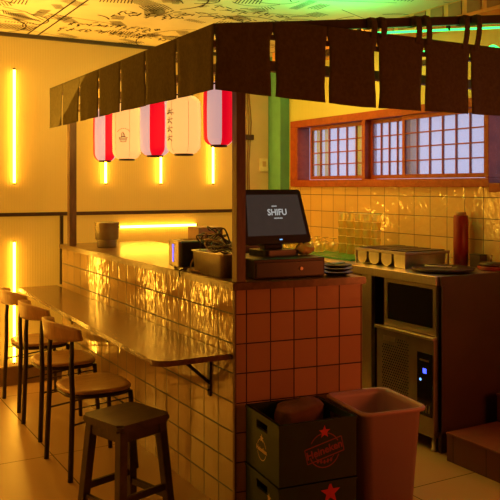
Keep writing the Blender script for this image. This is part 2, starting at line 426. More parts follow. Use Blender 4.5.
MB().b2((2.20, -.69, 1.62), (2.203, .419, 2.135)).build('pane', 'pane_clear', f2)
# what hangs and grows behind the panes
def curtain(y0, y1, nm, label):
    m = MB(); m.sheet(lambda u, v: (2.25+.006*math.sin(u*(y1-y0)*90), y0+(y1-y0)*u, 1.66+.47*v), 24, 1, .002)
    tag(m.build(nm[0], nm[1], smooth=True), label, 'curtain', 'curtains outside the lattice windows')
for y0, y1, m_, lb in ((2.50, 2.58, 'curtain_yellow', 'yellow curtain strip behind the leftmost panes of the left lattice sash'),
                       (2.38, 2.44, 'curtain_yellow', 'narrow yellow curtain strip behind the second pane column of the left sash'),
                       (1.86, 1.97, 'curtain_yellow', 'yellow curtain strip behind the rightmost panes of the left lattice sash'),
                       (1.21, 1.33, 'curtain_beige', 'beige curtain strip behind the first pane column of the right sash')):
    curtain(y0, y1, ('window_curtain', m_), lb)
m = MB()
for k in range(90):
    a = random.uniform(0, 6.28); r = .14*math.sqrt(random.random()); c = (3.0+random.uniform(-.1, .1), .50+r*math.cos(a), 2.08+.7*r*math.sin(a)); s_ = random.uniform(.02, .045)
    m.box(c, (s_, s_, s_*.4), rot=Matrix.Rotation(random.uniform(0, 3), 3, Vector((random.random(), random.random(), 1)).normalized()))
sh = thing('outdoor_shrub', 'dark bushy plant silhouetted outside the far right window', 'shrub', (0, 0, 0))
m.build('foliage', 'leaf', sh)
MB().tube([(3.0, .46, 0), (3.0, .46, 1.2), (3.0, .50, 2.05)], .012, 6).build('stem', 'leaf', sh)
m = MB(); m.prism([(-.22, 0), (.22, 0), (.1, .07), (-.1, .07)], .5, frame_mtx((2.7, .20, 1.60), (0, 1, 0), (0, 0, 1)))
aw = thing('street_parasol', 'small orange parasol outside at the foot of the far right window', 'parasol', (0, 0, 0))
m.build('canopy', 'orange', aw); MB().tube([(2.95, .20, 0), (2.95, .20, 1.64)], .015, 6).build('pole', 'legs', aw)

# ------------------------------------------------------------------ LED tubes on the back wall
def led(name, pts, label, r=.011):
    t = thing(name, label, 'light', pts[0], 0, 'amber LED tubes on the back wall')
    p0 = Vector(pts[0]); q = [Vector(p)-p0 for p in pts]
    MB().tube(q, r, 10).build('tube', 'tube', t)
    d = (q[1]-q[0]).normalized()
    for e, s_ in ((q[0], -1), (q[1], 1)): MB().tube([e, e+d*s_*.012], r*1.15, 10).build('end_cap', 'bronze', t)
for x, lb in ((-.342, 'tall vertical amber LED tube at the far left, above the rail'), (.42, 'vertical amber LED tube below the red striped lantern farthest from the corner post'),
              (.928, 'vertical amber LED tube below the middle red striped lantern'), (1.445, 'vertical amber LED tube beside the corner post, below the nearest lantern')):
    led('led_tube', [(x, 3.078, 1.625), (x, 3.078, 2.53)], lb)
led('led_tube', [(-.342, 3.078, .19), (-.342, 3.078, 1.15)], 'vertical amber LED tube at the far left, below the rail')
for x_, l_ in ((-.85, 'first'), (-1.36, 'second'), (-1.87, 'third')):  # out of view, added for the streaks they reflect in the glazed tiles
    led('led_tube', [(x_, 3.078, .19), (x_, 3.078, 2.53)], 'unseen added full height amber LED tube, %s one left of the visible wall corner' % l_)
led('led_tube', [(.555, 3.10, 1.247), (1.28, 3.10, 1.247)], 'horizontal amber LED tube low on the wall above the counter')

# wall switch and conduit on the plaster
t = thing('wall_switch', 'cream wall switch on the plaster right of the corner post', 'switch', (2.005, 3.119, 1.80))
MB().box((0, -.008, 0), (.095, .016, .125), bev=.004).build('plate', 'switch', t)
MB().box((0, -.019, .01), (.04, .008, .05), bev=.002).build('rocker', 'carton', t)
t = thing('wall_conduit', 'grey cables and clamp running down the plaster behind the post', 'conduit', (0, 0, 0))
for dx in (0, .03, .055):
    MB().tube([(1.80+dx, 3.105, 1.15), (1.80+dx*.7, 3.105, 1.8), (1.80+dx+.01, 3.105, 2.2), (1.80+dx*.5, 3.105, 2.6)], .006, 6).build('pipe', 'cable_light', t)
MB().box((1.83, 3.10, 2.06), (.11, .03, .05), bev=.006).build('clamp', 'bronze', t)

# ------------------------------------------------------------------ tiled counter
ct = thing('serving_counter', 'long tiled service counter with a dark wooden top', 'counter', (0, 0, 0))
ER = math.radians(-8.2); EC, ES = math.cos(ER), math.sin(ER)          # the short end runs at a slight slant
def endp(t, o=0): return (t*EC-o*ES*0+o*ES, .03+t*ES-o*EC)            # point t along the end face, o in front of it
MB().b2((0.0, .045, 0), (.10, 2.93, 1.096)).build('long_tile_face', 'tile_left', ct, label='glossy wavy amber tiles')
ef = MB().b2((.0, 0, 0), (.70, .015, 1.096)).build('end_tile_face', 'tile_end', ct, label='flat reddish square tiles')
ef.location = (0, .03, 0); ef.rotation_euler.z = ER
e1 = endp(.70); e2 = endp(.70, -.0155); e0 = endp(.10, -.016)
MB().prism([(.1005, e0[1]), (e2[0], e2[1]), (.74, 2.93), (.1005, 2.93)], 1.096).build('body', 'brown_panel', ct)
c0_ = endp(-.018, .016); c1_ = endp(.715, .016)
m = MB(); m.prism([(-.018, c0_[1]), (c1_[0], c1_[1]), (.76, 2.945), (-.018, 2.945)], .037, z0=1.097)
bmesh.ops.bevel(m.b, geom=[e for e in m.b.edges if abs(e.verts[0].co.z-e.verts[1].co.z) < 1e-5], offset=.004, segments=2, affect='EDGES')
m.build('countertop', 'top_wood', ct)
MB().b2((-.004, .024, 0), (.006, .046, 1.096), .002).build('corner_trim', 'post', ct)
structure(MB().b2((.03, 3.07, .79), (.055, 3.094, 1.355)).build('trim_5', 'bronze'))

# narrow bar table fixed to the tiles
bt = thing('bar_table', 'long narrow dark wooden bar table fixed along the tiled counter', 'table', (0, 0, 0))
po = [(-.002, .05), (-.002, 3.06), (-.318, 3.06)]
r = .07; cx, cy = -.395+r, .055+r
po += [(-.39, .055+r)] + [(cx+r*math.cos(math.radians(a)), cy+r*math.sin(math.radians(a))) for a in range(190, 271, 16)]
m = MB(); m.prism(po, .026, z0=.762)
es = [e for e in m.b.edges if abs((e.verts[0].co.z-e.verts[1].co.z)) < 1e-5 and e.verts[0].co.z > .78]
bmesh.ops.bevel(m.b, geom=es, offset=.005, segments=2, affect='EDGES')
m.build('tabletop', 'table_wood', bt)
for y in (.29, 1.05, 1.85, 2.65):
    m = MB(); m.b2((-.010, y-.015, .53), (-.0005, y+.015, .762)); m.b2((-.32, y-.015, .756), (-.005, y+.015, .762))
    m.tube([(-.006, y, .595), (-.19, y, .757)], .009, 6)
    m.tube([(-.006, y, .56), (-.02, y, .56)], .007, 6)
    m.build('bracket', 'legs', bt)

# ------------------------------------------------------------------ canopy frame, poles, noren
cf = thing('canopy_frame', 'dark wooden post and beam frame standing on the counter', 'frame', (0, 0, 0))
MB().b2((.005, .020, 1.1345), (.055, .070, 2.34), .003).build('post', 'post', cf)
MB().b2((-.012, 2.68, 1.1345), (.045, 2.74, 2.34), .003).build('post', 'post', cf)
MB().b2((-.015, -.02, 2.17), (.04, 2.78, 2.215), .003).build('beam', 'post', cf)
MB().b2((-.015, -.02, 2.30), (.04, 2.78, 2.335), .003).build('beam', 'post', cf)
MB().b2((.04, 0, 2.165), (2.155, .05, 2.215), .003).build('beam', 'post', cf)
for y in (.05, .90, 1.80, 2.33): MB().b2((-.24, y-.015, 2.262), (.0, y+.015, 2.292), .002).build('outrigger', 'post', cf)
for x in (.5, 1.15, 1.8): MB().b2((x-.015, -.235, 2.262), (x+.015, .03, 2.29), .002).build('outrigger', 'post', cf)
MB().tube([(-.238, -.235, 2.277), (-.238, 2.345, 2.277)], .013, 8).build('hem_rod', 'post', cf)
MB().tube([(-.238, -.235, 2.277), (2.1, -.235, 2.277)], .013, 8).build('hem_rod', 'post', cf)
t = thing('roof_pole', 'dark rising roof board the front cloth panels are tied to', 'pole', (0, 0, 0))
m = MB(); a = Vector((-.255, -.235, 2.285)); b_ = Vector((2.12, -.19, 2.602)); d = b_-a
L = d.length; ang = math.atan2(d.z, math.hypot(d.x, d.y))
rm = (Matrix.Rotation(math.atan2(d.y, d.x), 3, 'Z') @ Matrix.Rotation(-ang, 3, 'Y'))
m.box((a+b_)/2, (L, .03, .046), rot=rm, bev=.004); m.build('board', 'stool_wood', t)
def polez(x): return 2.285+(x+.255)*(2.602-2.285)/2.375

def noren(name, label, bounds, axis, topf, botf, plane, gapw, straps):
    """cloth curtain of panels sewn together under one header strip"""
    t = thing(name, label, 'curtain', (0, 0, 0))
    sgn = 1
    def pt(s_, z, off): return (plane-off, s_, z) if axis == 'y' else (s_, plane-off, z)
    b0, b1 = min(bounds), max(bounds)
    MB().sheet(lambda u, v: pt(b0+.01+(b1-b0-.02)*u, topf(b0+(b1-b0)*u)-.045+.042*v, -.006), 60, 2, .003).build('header', 'cloth', t, smooth=True)
    for i in range(len(bounds)-1):
        s0, s1 = bounds[i], bounds[i+1]
        rnd = [random.uniform(0, 6.3) for _ in range(4)]
        def edge(b_, v):
            """half gap beside boundary b_ at height v (1 = top, sewn shut)"""
            k = abs(math.sin(b_*17.3))
            w_ = gapw*(.65+.5*k)*.5
            if abs(b_+.257) < .01: w_ = .003
            return .0012+w_*min(1, max(0, (.86-v)/.10))*(1-.35*k*max(0, .25-v)*4)
        def sway(b_, v): return .006*math.sin(b_*31+v*5)*(1-v)*min(1, v*3+.3)
        def fn(u, v, s0=s0, s1=s1, rnd=rnd):
            lo, hi = min(s0, s1), max(s0, s1)
            a_ = lo+edge(lo, v)+sway(lo, v); b__ = hi-edge(hi, v)+sway(hi, v)
            s_ = a_+(b__-a_)*u
            zt = topf(s_); zb = botf(s_)
            z = zb+(zt-zb)*v
            off = .005*(1-v)*math.sin(u*5+rnd[0])+.0025*math.sin(u*12+rnd[1])*(1-v)
            return pt(s_, z, off)
        m = MB(); m.sheet(fn, 12, 24, .003); m.build('cloth_panel', 'cloth', t, smooth=True)
        # little stitched ties across the slit near the hem
    for s_, lean in straps:
        zt = polez(s_); m = MB()
        m.sheet(lambda u, v: (s_-.018+.036*u+lean*v, plane-.002-.012*math.sin(v*PI), topf(s_)-.03+(zt+.018-topf(s_)+.03)*v), 3, 6, .004)
        m.box((s_+lean, plane+.035, zt), (.042, .070, .052), bev=.008)
        m.build('strap', 'cloth', t, smooth=True)
    return t
lb = [2.344, 2.018, 1.64, 1.267, .891, .524, .136, -.257]
noren('noren_curtain', 'dark brown split cloth curtain running along the bar side of the canopy', lb, 'y', lambda s_: 2.306, lambda s_: 2.018, -.257, .026, [])
fb = [-.257, .039, .338, .638, .944, 1.267, 1.56, 1.85]
noren('noren_curtain', 'near-black split cloth curtain across the front of the canopy', fb, 'x', lambda x: 2.306+.048*min(1, (x+.257)/.4), lambda x: 2.018-.035*min(1, (x+.257)/.8), -.257, .026,
      [(.615, .0), (.675, .0), (.905, -.005), (.975, -.01), (1.225, .02), (1.31, .025)])
t = thing('led_rope', 'green LED rope glowing behind the front cloth and its roof board', 'light', (0, 0, 0))
m = MB(); m.tube([(.55+.05*k, -.165, polez(.55+.05*k)-.040) for k in range(30)], .006, 8)
m.build('upper_strand', 'green_led', t)
m = MB(); m.tube([(.88+.025*k, -.12, 2.318+.022*math.sin(k*.72)+.002*k) for k in range(40)], .0055, 8)
m.build('lower_strand', 'green_led', t)
for x in (.6, 1.2, 1.8): MB().box((x, -.165, polez(x)-.03), (.012, .02, .03)).build('clip', 'black', t)

# ------------------------------------------------------------------ paper lanterns
def lantern(x, y, zb, h, r, striped, label, a0=0, marks=None):
    t = thing('paper_lantern', label, 'lantern', (x, y, zb), 0, 'paper lanterns under the canopy beam')
    m = MB(); prof = []; N = 26
    for i in range(N*2+1):
        v = i/(N*2); e = abs(2*v-1)
        rad = r*(1-.36*max(0, (e-.66)/.34)**2.8)*(.972+.028*(i % 2))
        if e < .62: rad *= 1-.02*(e/.62)**2
        else: rad *= .98
        prof.append((rad, .008+v*(h-.016)))
    n = 48
    m.lathe(prof, n=n, matf=(lambda k, i: (k//8) % 2) if striped else (lambda k, i: 0), cap=False)
    sh_ = m.build('shade', ['lan_red', 'lan_white'] if striped else ['lan_cream'], t)
    sh_.rotation_euler.z = a0
    if not striped:
        m = MB()
        for k in range(6):
            a = k*PI/3+.35; m.tube([((p[0]+.0007)*math.cos(a), (p[0]+.0007)*math.sin(a), p[1]) for p in prof[::3]], .0011, 5)
        m.build('seam', 'carton', sh_)
    for z, nm in ((.004, 'bottom_ring'), (h-.004, 'top_ring')):
        m = MB(); m.lathe([(r*.50, -.006), (r*.54, -.006), (r*.54, .006), (r*.50, .006)], (0, 0, z), 24, cap=False); m.build(nm, 'black', t)
    m = MB(); m.tube([(0, 0, h), (0, 0, 2.166-zb)], .003, 6); m.tube([(-r*.5, 0, h), (0, 0, h+.02), (r*.5, 0, h)], .002, 5); m.build('hanging_cord', 'lan_white', t)
    return t, sh_
def on_lantern(r, a_c, zc, pts2):
    """wrap flat strokes (metres, right/up) around a lantern at angle a_c"""
    return [((r+.0016)*math.cos(a_c+p[0]/r), (r+.0016)*math.sin(a_c+p[0]/r), zc+p[1]) for p in pts2]
def lantern_strokes(sh_, r, a_c, zc, strokes, wd=.0013):
    m = MB()
    for s_ in strokes: m.tube(on_lantern(r, a_c, zc, s_), wd, 5)
    m.build('printed_emblem', 'lan_line', sh_)
# direction from lantern to viewer
def facing(x, y): return math.atan2(-3.25-y, -1.80-x)
LZ = 1.775
L1 = lantern(.0, 1.895, 1.768, .37, .082, True, 'red and white striped lantern farthest from the corner post', facing(0, 1.9)-.50-PI/2)
L2 = lantern(.0, 1.475, 1.766, .37, .094, False, 'cream lantern with a small boat emblem between two striped lanterns')
L3 = lantern(.018, 1.055, 1.775, .36, .092, True, 'red and white striped lantern in the middle of the row', facing(0, 1.07)-.88-PI/2)
L4 = lantern(.002, .615, 1.768, .33, .097, False, 'cream lantern with brown brush lettering, second from the corner post')
L5 = lantern(.004, .206, 1.798, .315, .079, True, 'red and white striped lantern hanging next to the corner post', facing(0, .2)-.32-PI/2)
fa = facing(0, 1.49)
arc = lambda r_, a0, a1, n=10: [(r_*math.cos(math.radians(a0+(a1-a0)*k/n)), r_*math.sin(math.radians(a0+(a1-a0)*k/n))) for k in range(n+1)]
ship = [[(-.022, -.008), (.022, -.008), (.016, -.02), (-.016, -.02), (-.022, -.008)], [(-.018, -.014), (.018, -.014)], [(-.006, -.008), (-.010, .012), (-.002, .02), (.006, .010), (.008, -.008)], [(0, -.008), (0, .016)], [(-.012, -.003), (.012, -.003)]]
for k in range(9):
    a = math.radians(150-k*15); ship.append([(.036*math.cos(a), .030*math.sin(a)+.006), (.036*math.cos(a)+.004, .030*math.sin(a)+.010)])
ship += [arc(.030, 235, 305, 6)]
lantern_strokes(L2[1], .0930, fa-.25, .150, [[(q[0]*1.25, q[1]*1.25) for q in st_] for st_ in ship], .0019)
fa4 = facing(0, .62)-1.0
br = []
for k in range(4):
    z = .05-.035*k
    br += [[(-.018, z), (.016, z+.003)], [(-.004, z+.012), (-.006, z-.014)], [(-.016, z-.014), (-.004, z-.004), (.014, z-.016)]]
br += [arc(.045, 60, 120, 6)]
lantern_strokes(L4[1], .0965, fa4+.12, .17, [[(q[0]*1.3, q[1]*1.35) for q in st_] for st_ in br], .0019)

# ------------------------------------------------------------------ bistro chairs
def make_chair(label):
    """origin on the floor under the seat centre; faces +x"""
    t = thing('bistro_chair', label, 'chair', group='bistro chairs along the bar table')
    def seat_pt(a, r_=1.0):
        c, s_ = math.cos(a), math.sin(a); e = 2/3.0
        x = .195*(abs(c)**e)*(1 if c > 0 else -1); y = .205*(abs(s_)**e)*(1 if s_ > 0 else -1)
        return (x*r_, y*r_*(1+.08*x/.195))
    m = MB(); n = 40; ol = [seat_pt(2*PI*k/n) for k in range(n)]
    rings = [(.96, .448), (1.0, .453), (1.0, .464), (.97, .470), (.85, .467), (.5, .463), (.1, .462)]
    rg = [[m.b.verts.new((p[0]*s_, p[1]*s_, z)) for p in ol] for s_, z in rings]
    for i in range(len(rg)-1):
        for k in range(n): m.b.faces.new((rg[i][k], rg[i][(k+1) % n], rg[i+1][(k+1) % n], rg[i+1][k])).smooth = True
    m.b.faces.new(rg[0]); m.b.faces.new(rg[-1])
    m.build('seat', 'chair_wood', t)
    m = MB(); m.tube([(p[0]*.93, p[1]*.93, .436) for p in ol], .0125, 6, closed=True); m.build('seat_frame', 'legs', t)
    for sy in (-1, 1):
        MB().tube([(-.205, sy*.215, 0), (-.19, sy*.205, .44), (-.193, sy*.196, .62), (-.186, sy*.185, .775)], [.015, .0155, .0145, .012], 8).build('leg', 'legs', t, label='back leg rising to the backrest')
        MB().tube([(.185, sy*.20, 0), (.16, sy*.17, .44)], [.0135, .015], 8).build('leg', 'legs', t)
        m = MB(); m.tube([(-.195, sy*.208, .30), (.168, sy*.18, .345)], .006, 6); m.tube([(-.195, sy*.207, .385), (.165, sy*.175, .40)], .004, 6); m.build('stretcher', 'legs', t)
    MB().tube([(.174, -.183, .33), (.174, .183, .33)], .006, 6).build('stretcher', 'legs', t)
    # curved wooden top rail
    def fn(u, v):
        a = (u-.5)*2; y = a*.235; x = -.262+.115*abs(a)**2.2
        top = .853-.030*abs(a)**3; bot = .752+.012*abs(a)**4
        z = bot+(top-bot)*v
        return (x-.012*(v-.5), y, z)
    m = MB(); m.sheet(fn, 28, 4, .017)
    es = [e for e in m.b.edges if e.is_boundary]
    m.build('backrest', 'chair_wood', t, smooth=True)
    return t
c0 = make_chair('wooden bistro chair nearest the stool, tucked at the bar table')
c0.location = (-.355, 1.088, 0); c0.rotation_euler.z = .03
c1 = copy_tree(c0); c1['label'] = 'wooden bistro chair standing between the other two chairs'; c1.location = (-.315, 1.825, 0); c1.rotation_euler.z = .0
c2 = copy_tree(c0); c2['label'] = 'wooden bistro chair at the far end beside the LED tube wall'; c2.location = (-.285, 2.53, 0); c2.rotation_euler.z = .02

# stool
st = thing('bar_stool', 'square dark wooden stool in front of the bar table', 'stool', (-.462, .272, .0), math.radians(17)); st.scale = (1.06, 1.06, 1.02)
m = MB(); m.prism(rrect(-.145, -.145, .145, .145, .025), .034, z0=.466)
es = [e for e in m.b.edges if abs(e.verts[0].co.z-e.verts[1].co.z) < 1e-5]
bmesh.ops.bevel(m.b, geom=es, offset=.010, segments=3, affect='EDGES'); m.build('seat', 'stool_wood', st, smooth=False)
for sx in (-1, 1):
    for sy in (-1, 1):
        m = MB(); t_ = .021; b_ = .0195; A = (sx*.108, sy*.108); B = (sx*.142, sy*.142)
        v0 = [m.b.verts.new((B[0]+i*b_, B[1]+j*b_, 0)) for i, j in ((-1, -1), (1, -1), (1, 1), (-1, 1))]
        v1 = [m.b.verts.new((A[0]+i*t_, A[1]+j*t_, .466)) for i, j in ((-1, -1), (1, -1), (1, 1), (-1, 1))]
        m.b.faces.new(v0); m.b.faces.new(v1)
        for k in range(4): m.b.faces.new((v0[k], v0[(k+1) % 4], v1[(k+1) % 4], v1[k]))
        bmesh.ops.bevel(m.b, geom=list(m.b.edges), offset=.003, segments=1, affect='EDGES')
        m.build('leg', 'stool_wood', st)
m = MB()
for s_ in (-1, 1):
    m.box((0, s_*.114, .438), (.20, .018, .05), bev=.002); m.box((s_*.114, 0, .438), (.018, .20, .05), bev=.002)
m.build('apron', 'stool_wood', st)
for s_, z in ((-1, .16), (1, .16)):
    MB().box((0, s_*.131, z), (.235, .018, .032), bev=.003).build('stretcher', 'stool_wood', st)
    MB().box((s_*.131, 0, z-.045), (.018, .235, .032), bev=.003).build('stretcher', 'stool_wood', st)

# ------------------------------------------------------------------ things on the counter
CT = 1.1355
t = thing('stacking_pot', 'dark steel two-tier pot at the far end of the counter top', 'pot', (.20, 2.42, CT))
MB().lathe([(.070, 0), (.074, .006), (.074, .05), (.078, .056)], n=32).build('lower_pot', 'steel_dull', t)
MB().lathe([(.078, .056), (.088, .062), (.090, .18), (.096, .186), (.092, .190), (.086, .180), (.084, .07)], n=32).build('upper_pot', 'steel_dull', t)

t = thing('toaster', 'steel toaster with a blue light line and dark sides', 'toaster', (.150, .71, CT), -.08)
MB().box((0, 0, .088), (.30, .185, .150), bev=.022, seg=4).build('body', 'black', t, smooth=True)
MB().box((-.152, 0, .088), (.022, .17, .148), bev=.010, seg=3).build('end_plate', 'steel_dull', t, smooth=True)
MB().box((-.1645, 0, .085), (.003, .006, .085)).build('light_line', 'blue', t)
MB().box((-.1645, .0, .13), (.004, .014, .02), bev=.001).build('light_spot', 'blue', t)
m = MB(); m.box((0, -.035, .1635), (.22, .024, .003)); m.box((0, .035, .1635), (.22, .024, .003)); m.build('slot', 'dark_glass', t)
for i in (-1, 1):
    for j in (-1, 1): MB().lathe([(.012, 0), (.012, .014)], (i*.12, j*.07, 0), 10).build('foot', 'black', t)

t = thing('cardboard_carton', 'beige cardboard carton standing behind the toaster', 'carton', (.335, 1.02, CT), -.05)
MB().box((0, 0, .108), (.16, .17, .216), bev=.003).build('box', 'carton', t)
MB().box((.055, -.0865, .108), (.045, .002, .205)).build('label_strip', 'bag', t)
MB().box((.055, -.088, .15), (.02, .002, .05)).build('printed_mark', 'pink', t)
t = thing('receipt_printer', 'dark receipt printer between the toaster and the steel pan', 'printer', (.42, .70, CT), 0)
MB().box((0, 0, .07), (.15, .17, .14), bev=.012).build('body', 'black', t)
MB().box((0, -.02, .142), (.12, .06, .006), bev=.002).build('paper_slot', 'steel_dull', t)

t = thing('steel_pan', 'deep steel food pan full of cables behind the corner post', 'pan', (.072, .375, CT), 0)
m = MB(); ol = rrect(-.058, -.18, .058, .18, .028)
rg = [[m.b.verts.new((p[0]*s_, p[1]*(1-(1-s_)*.6), z)) for p in ol] for s_, z in ((.86, 0), (.97, .115), (1.06, .120), (1.06, .117), (.95, .112), (.84, .004))]
for i in range(len(rg)-1):
    for k in range(len(ol)): m.b.faces.new((rg[i][k], rg[i][(k+1) % len(ol)], rg[i+1][(k+1) % len(ol)], rg[i+1][k])).smooth = True
m.b.faces.new(rg[0]); m.b.faces.new(rg[-1]); m.build('basin', 'steel', t)
def cable(label, pts, r, mt, loc=(0, 0, 0)):
    # smooth closed/open loop from control points
    P_ = [Vector(p) for p in pts]; out = []
    for i in range(len(P_)-1):
        p0, p1, p2, p3 = P_[max(i-1, 0)], P_[i], P_[i+1], P_[min(i+2, len(P_)-1)]
        for k in range(6):
            u = k/6; out.append(.5*((2*p1)+(-p0+p2)*u+(2*p0-5*p1+4*p2-p3)*u*u+(-p0+3*p1-3*p2+p3)*u**3))
    out.append(P_[-1]); m = MB(); m.tube(out, r, 6); o = m.build('cable', mt)
    tag(o, label, 'cable', 'cables tangled in and around the steel pan'); return o
def tangle(c, rad, n, zr, seed):
    rnd = random.Random(seed); p = []; a = rnd.uniform(0, 6)
    for k in range(n):
        a += rnd.uniform(.9, 1.9); q = rad*rnd.uniform(.45, 1.0)
        p.append((c[0]+q*math.cos(a)*.8, c[1]+q*math.sin(a)*1.4, max(CT+.012, c[2]+rnd.uniform(-zr, zr))))
    return p
cable('dark cable looped highest above the steel pan', tangle((.09, .36, CT+.20), .085, 13, .065, 1), .0042, 'cable')
cable('tan cable wound loosely over the steel pan', tangle((.09, .40, CT+.165), .085, 14, .05, 2), .0045, 'cable_light')
cable('second dark cable coiled low inside the steel pan', tangle((.09, .34, CT+.145), .08, 16, .03, 3), .0045, 'cable')
cable('dark cable sagging off the left of the pan over the printer', tangle((.11, .52, CT+.15), .08, 12, .06, 4), .004, 'cable')
cable('tan cable loop lying on the counter in front of the toaster', [(.10, .58, CT+.10), (.05, .56, CT+.05), (.03, .50, CT+.012), (.05, .44, CT+.03), (.045, .50, CT+.075), (.03, .56, CT+.06), (.03, .585, CT+.012), (.022, .53, CT+.01), (.02, .46, CT+.012)], .005, 'cable_light')
cable('dark cable end drooping over the counter edge', [(.03, .60, CT+.02), (.0, .62, CT+.008), (-.024, .615, CT-.0), (-.026, .605, CT-.03)], .0045, 'cable')

# cash drawer and till
cd = thing('cash_drawer', 'black metal cash drawer under the till screen', 'cash drawer', (.352, .235, CT), -.10)
MB().box((0, 0, .049), (.40, .36, .098), bev=.004).build('body', 'black_metal', cd)
MB().box((0, -.1825, .045), (.38, .006, .075), bev=.002).build('drawer_front', 'black', cd)
MB().lathe([(.009, 0), (.009, .006)], (.06, -.1855, .045), 14, axis=Matrix.Rotation(PI/2, 3, 'X')).build('lock', 'steel_dull', cd)
t = thing('till_monitor', 'black touch screen till showing white lettering', 'monitor', (.360, .26, CT+.112), .03)
MB().prism(rrect(-.11, -.09, .11, .09, .03), .030, z0=-.012).build('base', 'black', t)
m = MB(); m.box((0, .03, .06), (.12, .05, .10), rot=Matrix.Rotation(-.25, 3, 'X'), bev=.01); m.build('stand', 'black', t)
tilt = Matrix.Rotation(-.26, 4, 'X'); T0 = Matrix.Translation((0, -.045, .045)) @ tilt     # local: x right, z up, -y towards the viewer
def tp(m_): bmesh.ops.transform(m_.b, matrix=T0, verts=m_.b.verts); return m_
R90 = Matrix.Rotation(PI/2, 4, 'X')
m = MB(); m.prism([(p[0]*(1-.14*(p[1]/.30)), p[1]) for p in rrect(-.225, 0, .195, .290, .022)], .032, R90); m.box((0, .01, .15), (.28, .03, .22), bev=.01)
tp(m).build('bezel', 'black', t)
m = MB(); m.prism([(-.198, .043), (.168, .043), (.148, .262), (-.176, .262)], .0012, Matrix.Translation((0, -.0321, 0)) @ R90); tp(m).build('screen', 'screen', t)
m = MB(); m.box((-.0, -.034, .020), (.016, .002, .005)); tp(m).build('power_light', 'blue_dim', t)
fm = T0 @ Matrix.Translation((.0, -.0345, .165)) @ R90
ft = bpy.data.fonts[0] if bpy.data.fonts else None
text_part('screen_title', 'SHIFU', .047, fm @ Matrix.Diagonal((1.0, 1, 1, 1)), 'white_text', t, bold=.0008)
for dx, dz, n_ in ((-.012, .034, 6), (.004, -.031, 10)):       # two unreadable rows of tiny print above and below the name
    m = MB()
    for k in range(n_): m.prism([(-.0018, -.003-.001*(k % 2)), (.0018, -.003), (.0018, .003), (-.0012, .003+.001*(k % 3))], .0006, fm @ Matrix.Translation((dx+(k-n_/2)*.0055, dz, 0)))
    m.build('screen_caption', 'white_text', t)

t = thing('paper_bag', 'crumpled yellow paper bag behind the till screen', 'bag', (.51, .19, CT+.099), 0)
def fn(u, v):
    a = u*2*PI; rr = .05*math.sin(min(max(v, .02), .97)*PI)**.5
    return (rr*1.05*math.cos(a)*(1+.18*math.sin(5*a+9*v)), rr*.8*math.sin(a)*(1+.2*math.cos(4*a+7*v)), .004+.058*v+.006*math.sin(6*a))
MB().sheet(fn, 24, 8).build('bag', 'yellow_paper', t, smooth=True)

for k, (rad, lab) in enumerate(((.085, 'bottom dark plate of the short stack on the counter end'), (.083, 'middle dark plate of the short stack on the counter end'), (.08, 'top dark plate of the short stack on the counter end'))):
    m = MB(); m.lathe([(rad*.6, 0), (rad, .014), (rad, .018), (rad*.6, .006)], n=28); o = m.build('dark_plate', 'black'); o.location = (.622, .055, CT+k*.0185)
    tag(o, lab, 'plate', 'dark plates at the end of the counter')
t = tag(MB().box((0, 0, .003), (.10, .045, .006), rz=.3, bev=.002).build('green_reflection_line', 'green_reflection'), 'small green patch standing in for light reflected on the plates at the counter end', 'reflection'); t.location = (.622, .055, CT+.0565)  # thin slab coloured as green light reflected on the plates

# ------------------------------------------------------------------ back worktop along the window wall
wk = thing('steel_worktable', 'steel worktable along the tiled window wall', 'worktable', (0, 0, 0))
MB().b2((1.48, .226, 1.002), (2.158, 2.86, 1.056), .003).build('worktop', 'steel', wk)
MB().b2((1.50, .86, 0), (1.53, .96, 1.0015)).build('front_panel', 'steel', wk)
MB().b2((1.50, .20, 0.0), (2.157, .225, 1.057), .002).build('end_panel', 'brown_panel', wk)
MB().b2((1.50, .192, 0.12), (1.53, .235, 1.0015), .002).build('corner_stile', 'brown_panel', wk)
MB().b2((1.56, .97, 0), (2.15, 2.85, 1.0015)).build('carcass', 'brown_panel', wk)
for i in range(3): MB().b2((1.535, .98+i*.62, .12), (1.559, 1.58+i*.62, .99), .003).build('door', 'steel_dull', wk)
MB().b2((2.10, .2, .70), (2.15, .96, 1.0)).build('back_panel', 'brown_panel', wk)

ov = thing('glass_door_oven', 'small steel oven with a dark glass door below the worktop', 'oven', (0, 0, 0))
MB().b2((1.515, .24, .692), (2.05, .75, 1.0), .003).build('body', 'black_metal', ov)
m = MB(); x0, x1 = 1.496, 1.514
m.b2((x0, .24, .975), (x1, .72, 1.0)); m.b2((x0, .24, .693), (x1, .72, .735)); m.b2((x0, .24, .735), (x1, .268, .975)); m.b2((x0, .69, .735), (x1, .72, .975))
dr = m.build('door', 'steel_dull', ov)
MB().b2((1.502, .268, .735), (1.508, .69, .975)).build('door_glass', 'dark_glass', dr)
for z in (.80, .88): MB().tube([(1.8, .28, z), (1.8, .70, z)], .004, 6).build('rack_bar', 'steel', ov)

